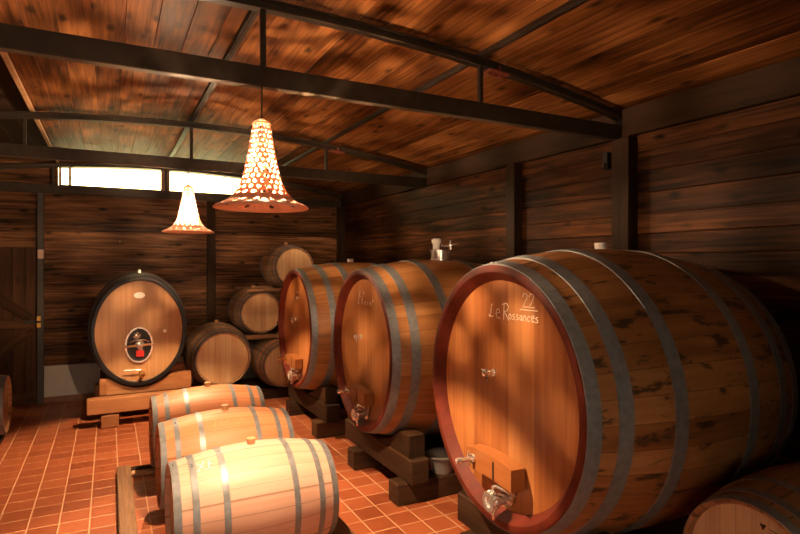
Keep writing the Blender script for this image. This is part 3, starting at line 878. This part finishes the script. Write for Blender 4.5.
# ---- foreground barriques on their rack
FG = 'new oak barrels on the floor rack'
FX = .785; FZ = .03
f1 = barrique('nearest brightly lit pale oak barrel on the floor rack, chalk marks near its left end', (FX, 3.50, FZ), 0, 'oak_new', 'oak_head', BARR_B, FG)
f2 = barrique('middle warm-toned oak barrel of the row of three on the floor rack', (FX + .005, 4.41, FZ), 0, 'oak_warm', 'oak_head', BARR_B, FG)
f3 = dup(f2, 'farthest warm-toned oak barrel of the row of three on the floor rack', (FX + .015, 5.33, FZ))
def on_bilge(s, u, ang, x0):
    """s along the axis, u around, starting at ang from the top towards the viewer"""
    x = x0 + s; r = prof_r(x, .95, .35, .29) + .0008; th = ang - u / .33
    return (x, -r * math.sin(th), .35 + r * math.cos(th))
chalk(f1, strokes('XE', .07, .75), lambda s, u: on_bilge(s, u, .50, -.335), .0028, mat='chalk_white')
chalk(f2, strokes('Lcose', .07, .7), lambda s, u: on_bilge(s, u, .62, -.12), .0016, mat='chalk_faint')
rk = thing('barrel_rack', 'low wooden floor rack under the three pale oak barrels', 'rack', (FX, 4.1, 0))
def RK(x0, x1, y0, y1, z0, z1, nm, mat='rail', ax=1):
    m = MB(); m.box(((x0 + x1) / 2 - FX, (y0 + y1) / 2 - 4.1, (z0 + z1) / 2), (x1 - x0, y1 - y0, z1 - z0), ax, None, .006); return m.build(nm, M[mat], rk)
RK(.06, .17, 2.4, 5.50, 0, .06, 'side_rail'); RK(1.34, 1.45, 2.4, 5.50, 0, .06, 'side_rail')
RK(.17, 1.34, 5.43, 5.50, .0, .042, 'end_board', 'post', 0); RK(.17, 1.34, 5.34, 5.43, .0, .028, 'end_board', 'bung', 0)
RK(.17, 1.34, 2.4, 2.5, .0, .06, 'end_board', 'rail', 0)
RK(.50, .58, 2.5, 5.34, .0, .026, 'bearer'); RK(.93, 1.01, 2.5, 5.34, .0, .026, 'bearer')
for yb in (3.50, 4.41, 5.33):
    for dy in (-1, 1):
        for xx in (.54, .97):
            m = MB(); m.box((xx - FX, yb - 4.1 + dy * .16, .026 + .020), (.07, .05, .034), 0, Matrix.Rotation(-dy * .38, 3, 'X'), .002); m.build('wedge', M['rail'], rk)

# ---- stacked barrels in the far corner
SG = 'barrels stacked in the far corner'
BH = BARR_H
lt = thing('barrel', 'biggest stacked barrel, bottom left of the corner stack beside the oval cask', 'barrel', (1.328, 7.5 + .525, .605 - .43), PI / 2, SG)
barrel_parts(lt, 1.05, .43, .345, 'oak_old', 'oak_head', None, [(.022, .045, 'hoop_dark'), (.13, .04, 'hoop_dark'), (.33, .04, 'hoop_dark'), (.72, .04, 'hoop_dark'), (.92, .04, 'hoop_dark'), (1.028, .045, 'hoop_dark')], 1, 84, 28, .024, .03, 0, 9)
bung(lt, .43)
lr = barrique('bottom right barrel of the corner stack, partly hidden by the farthest large cask', (2.13, 7.42 + .475, .47 - .35), PI / 2, 'oak_old', 'oak_head', BH, SG)
SR = dict(rb=.335, rh=.278)
md = thing('barrel', 'middle-tier barrel of the corner stack, between the two planks', 'barrel', (1.875, 7.72 + .475, 1.17 - .335), PI / 2, SG)
barrel_parts(md, .95, .335, .278, 'oak_old', 'oak_head', None, BH, 1, 72, 26, .022, .03, 0, 8); bung(md, .335)
tp = dup(md, 'topmost barrel of the corner stack, resting on the upper plank', (2.365, 7.74 + .475, 1.807 - .335))
md2 = dup(md, 'middle-tier barrel of the corner stack hidden behind the farthest large cask', (2.80, 8.195, 1.17 - .335))
lr2 = dup(lr, 'bottom barrel of the corner stack hidden behind the farthest large cask', (2.90, 7.895, .12))
def plank(x0, x1, y, z0, z1, label, w=.12):
    m = MB(); m.box(((x0 + x1) / 2, y, (z0 + z1) / 2), (x1 - x0, w, z1 - z0), 0, None, .006)
    return tag(m.build('rack_plank', M['plank']), label, 'plank', 'planks between the stacked barrels')
plank(1.66, 3.15, 7.74, .817, .873, 'front lower plank under the middle tier of the barrel stack')
plank(1.68, 3.10, 7.76, 1.468, 1.509, 'front upper plank under the topmost stacked barrel')
plank(1.76, 3.15, 8.34, .772, .839, 'rear lower plank behind the middle tier of the barrel stack')
plank(1.68, 3.10, 8.62, 1.468, 1.511, 'rear upper plank behind the topmost stacked barrel')
for i, (y, nm) in enumerate(((7.62, 'front dark timber rail on the floor under the barrel stack'), (8.25, 'rear dark timber rail on the floor under the barrel stack'))):
    rr = prof_r(y - 8.025, 1.05, .43, .345); z1 = .605 - rr - .003
    m = MB(); m.box((2.24, y, .0675), (2.16, .11, .135), 0, None, .006)
    tag(m.build('floor_rail', M['beam_dark']), nm, 'rail', 'floor rails under the barrel stack')
for i, y in enumerate((7.62, 8.25)):
    rr = prof_r(y - 8.025, 1.05, .43, .345); z1 = .605 - rr
    m = MB(); m.box((1.328, y, (.136 + z1 - .004) / 2), (.22, .09, max(.02, z1 - .14)), 0, None, .002)
    tag(m.build('packing_block', M['beam_dark']), ('front' if i == 0 else 'rear') + ' packing block under the biggest stacked barrel', 'block')

# ---- lone barrels at the picture's edges
e1 = barrique('barrel lying at the far left by the door, seen end on', (-.935 - .475, 7.02, .04), PI, 'oak_old', 'oak_old', BARR_H)
m = MB(); m.box((-1.41, 7.02, .018), (.86, .34, .036), 0, None, .006)
tag(m.build('barrel_skid', M['beam_dark']), 'dark timber skid under the barrel by the door', 'skid')
e2 = barrique('barrel in the near right corner below the nearest large cask, stamped on its head', (2.33 + .475, 1.36, .22), 0, 'oak_old', 'oak_pale',
              [(.022, .045, 'hoop'), (.10, .034, 'hoop'), (.235, .034, 'hoop'), (.715, .034, 'hoop'), (.85, .034, 'hoop'), (.928, .045, 'hoop')])
for xx, w_ in ((2.42, 'front'), (3.12, 'rear')):
    m = MB(); m.box((xx, 1.36, .11), (.12, .80, .22), 1, None, .006)
    tag(m.build('barrel_bearer', M['beam_dark']), w_ + ' timber bearer under the near right corner barrel', 'bearer')
xs = -.475 + .03
m = MB()
def st_pl(s, u): return (xs - .0006, -s, .35 + u)
o = chalk(e2, [[(.07, .208), (.125, .200)], [(.072, .195), (.145, .184)]], st_pl, .0016, 'stamp', 'stamp')
m = MB(); pts = []
for k in range(14):
    a = 2 * PI * k / 14; r = .011 * (1 + .35 * math.sin(3 * a)); pts.append((xs - .002, -(.045 + r * math.cos(a)), .35 + .212 + r * math.sin(a)))
m.quad(pts); m.build('stamp_emblem', M['stamp'], o)

# ------------------------------------------------------------------ pendant lamps
PROF = [(0.0, .254), (.008, .250), (.018, .225), (.032, .196), (.048, .171), (.07, .149), (.096, .130), (.125, .116), (.156, .105), (.216, .090), (.277, .078), (.337, .066), (.397, .0565), (.433, .050), (.45, .046)]
def pr_at(z):
    for (a, ra), (b, rb_) in zip(PROF[:-1], PROF[1:]):
        if a <= z <= b: return ra + (rb_ - ra) * (z - a) / (b - a)
    return PROF[-1][1]
def lamp(label, x, y, z0, ztop, mat='bulb'):
    t = thing('pendant_lamp', label, 'lamp', (x, y, z0), 0, 'perforated terracotta pendant lamps')
    t.scale = (.965, .965, .965); ztop = z0 + (ztop - z0) / .965
    m = MB(); NC = 18
    # rows of holes: z limits and hole size (fraction of the cell)
    rows = [(0.0, .012, 0, 0), (.012, .045, .22, .30)]
    z = .045; rows.append((z, .060, 0, 0)); z = .060
    while z < .425:
        dz = .0295 if z < .2 else .0265
        rows.append((z, z + dz, .30, .345)); z += dz
    rows.append((z, .45, 0, 0))
    def P(th, zz):
        r = pr_at(max(0, min(.45, zz))); return (r * math.cos(th), r * math.sin(th), zz)
    for ri, (a, b, fx, fz) in enumerate(rows):
        off = (ri % 2) * .5
        for c in range(NC):
            t0 = 2 * PI * (c + off) / NC; dt = 2 * PI / NC
            ns = 4
            rect = [(i / ns, 0) for i in range(ns)] + [(1, i / ns) for i in range(ns)] + [(1 - i / ns, 1) for i in range(ns)] + [(0, 1 - i / ns) for i in range(ns)]
            R_ = [P(t0 + u * dt, a + v * (b - a)) for u, v in rect]
            if fx == 0 or (ri == 1 and c % 2):
                if fx == 0:
                    for i in range(ns):
                        m.quad([P(t0 + dt * i / ns, a), P(t0 + dt * (i + 1) / ns, a), P(t0 + dt * (i + 1) / ns, b), P(t0 + dt * i / ns, b)], None, True)
                else:
                    for i in range(ns):
                        for j in range(3):
                            za, zb_ = a + (b - a) * j / 3, a + (b - a) * (j + 1) / 3
                            m.quad([P(t0 + dt * i / ns, za), P(t0 + dt * (i + 1) / ns, za), P(t0 + dt * (i + 1) / ns, zb_), P(t0 + dt * i / ns, zb_)], None, True)
                continue
            H = []
            for u, v in rect:
                ang = math.atan2(v - .5, u - .5)
                H.append(P(t0 + dt * (.5 + fx * math.cos(ang)), a + (b - a) * (.5 + fz * math.sin(ang))))
            k = len(rect)
            for i in range(k):
                m.quad([R_[i], R_[(i + 1) % k], H[(i + 1) % k], H[i]], None, True)
    sh = m.build('lamp_shade', M['shade'], t)
    sol = sh.modifiers.new('thickness', 'SOLIDIFY'); sol.thickness = .006; sol.offset = -1
    m = MB(); m.lathe([(.445, .049), (.455, .052), (.465, .045), (.475, .025), (.485, .012), (.485, .0001)], 24); m.build('cap', M['shade'], t)
    m = MB(); m.tube([(0, 0, .47), (0.002, 0, .6 * (ztop - z0) + .19), (0, 0, ztop - z0)], .0045, 6); m.build('cord', M['cord'], t)
    m = MB(); m.lathe([(.47, .012), (.40, .018), (.325, .018), (.315, .006), (.236, .006), (.234, .0001)], 12); m.build('socket', M['black'], t)
    m = MB(); n = 10; R = .011
    m.lathe([(.225 - R * math.cos(PI * i / n), max(.0001, R * math.sin(PI * i / n))) for i in range(n + 1)], 16); m.build('bulb', M[mat], t)
    return t
lamp('large perforated terracotta lamp hanging from the near tie beam', .71, 2.92, 2.145, 2.90)
lamp('farther perforated terracotta lamp hanging in front of the windows', .695, 5.83, 2.165, 2.90, 'bulb_back')
truss(.07, 'roof truss overhead behind the camera')
lamp('perforated terracotta lamp hanging beside the camera, out of frame', .73, .02, 2.17, 2.90, 'bulb_dim')

# small hook on the back wall
m = MB(); m.tube([(.12, YB - .002, 2.20), (.12, YB - .05, 2.19), (.14, YB - .055, 2.15), (.15, YB - .05, 2.17)], .008, 6)
tag(m.build('wall_hook', M['steel']), 'small metal hook on the back wall above the oval cask', 'hook')

# ------------------------------------------------------------------ daylight, camera
w = bpy.data.worlds.new('sky'); SC.world = w; w.use_nodes = True
bg = w.node_tree.nodes['Background']
wt = w.node_tree
tc = N(wt, 'ShaderNodeTexCoord'); sx = N(wt, 'ShaderNodeSeparateXYZ'); wt.links.new(tc.outputs['Generated'], sx.inputs[0])
# sunlit foliage-toned sky towards the far end, plain overcast sky on the near side
wt.links.new(ramp(wt, math_n(wt, 'ADD', math_n(wt, 'MULTIPLY', sx.outputs[1], .5), .5), [(.42, (.92, .72, .50)), (.58, (1.6, 1.38, .62))]), bg.inputs[0])
bg.inputs[1].default_value = 8.0

cam = bpy.data.cameras.new('camera'); co = bpy.data.objects.new('camera', cam); COL.objects.link(co)
co.location = (0, 0, 1.85); co.rotation_euler = (PI / 2, 0, -math.radians(27.67))
cam.sensor_width = 36; cam.lens = 555 / 800 * 36; cam.shift_y = -3 / 800; cam.clip_start = .05
SC.camera = co
vs = SC.view_settings
SC.display_settings.display_device = 'sRGB'
vs.view_transform = 'Standard'; vs.look = 'None'; vs.gamma = 1; vs.use_curve_mapping = False
vs.exposure = 0.0
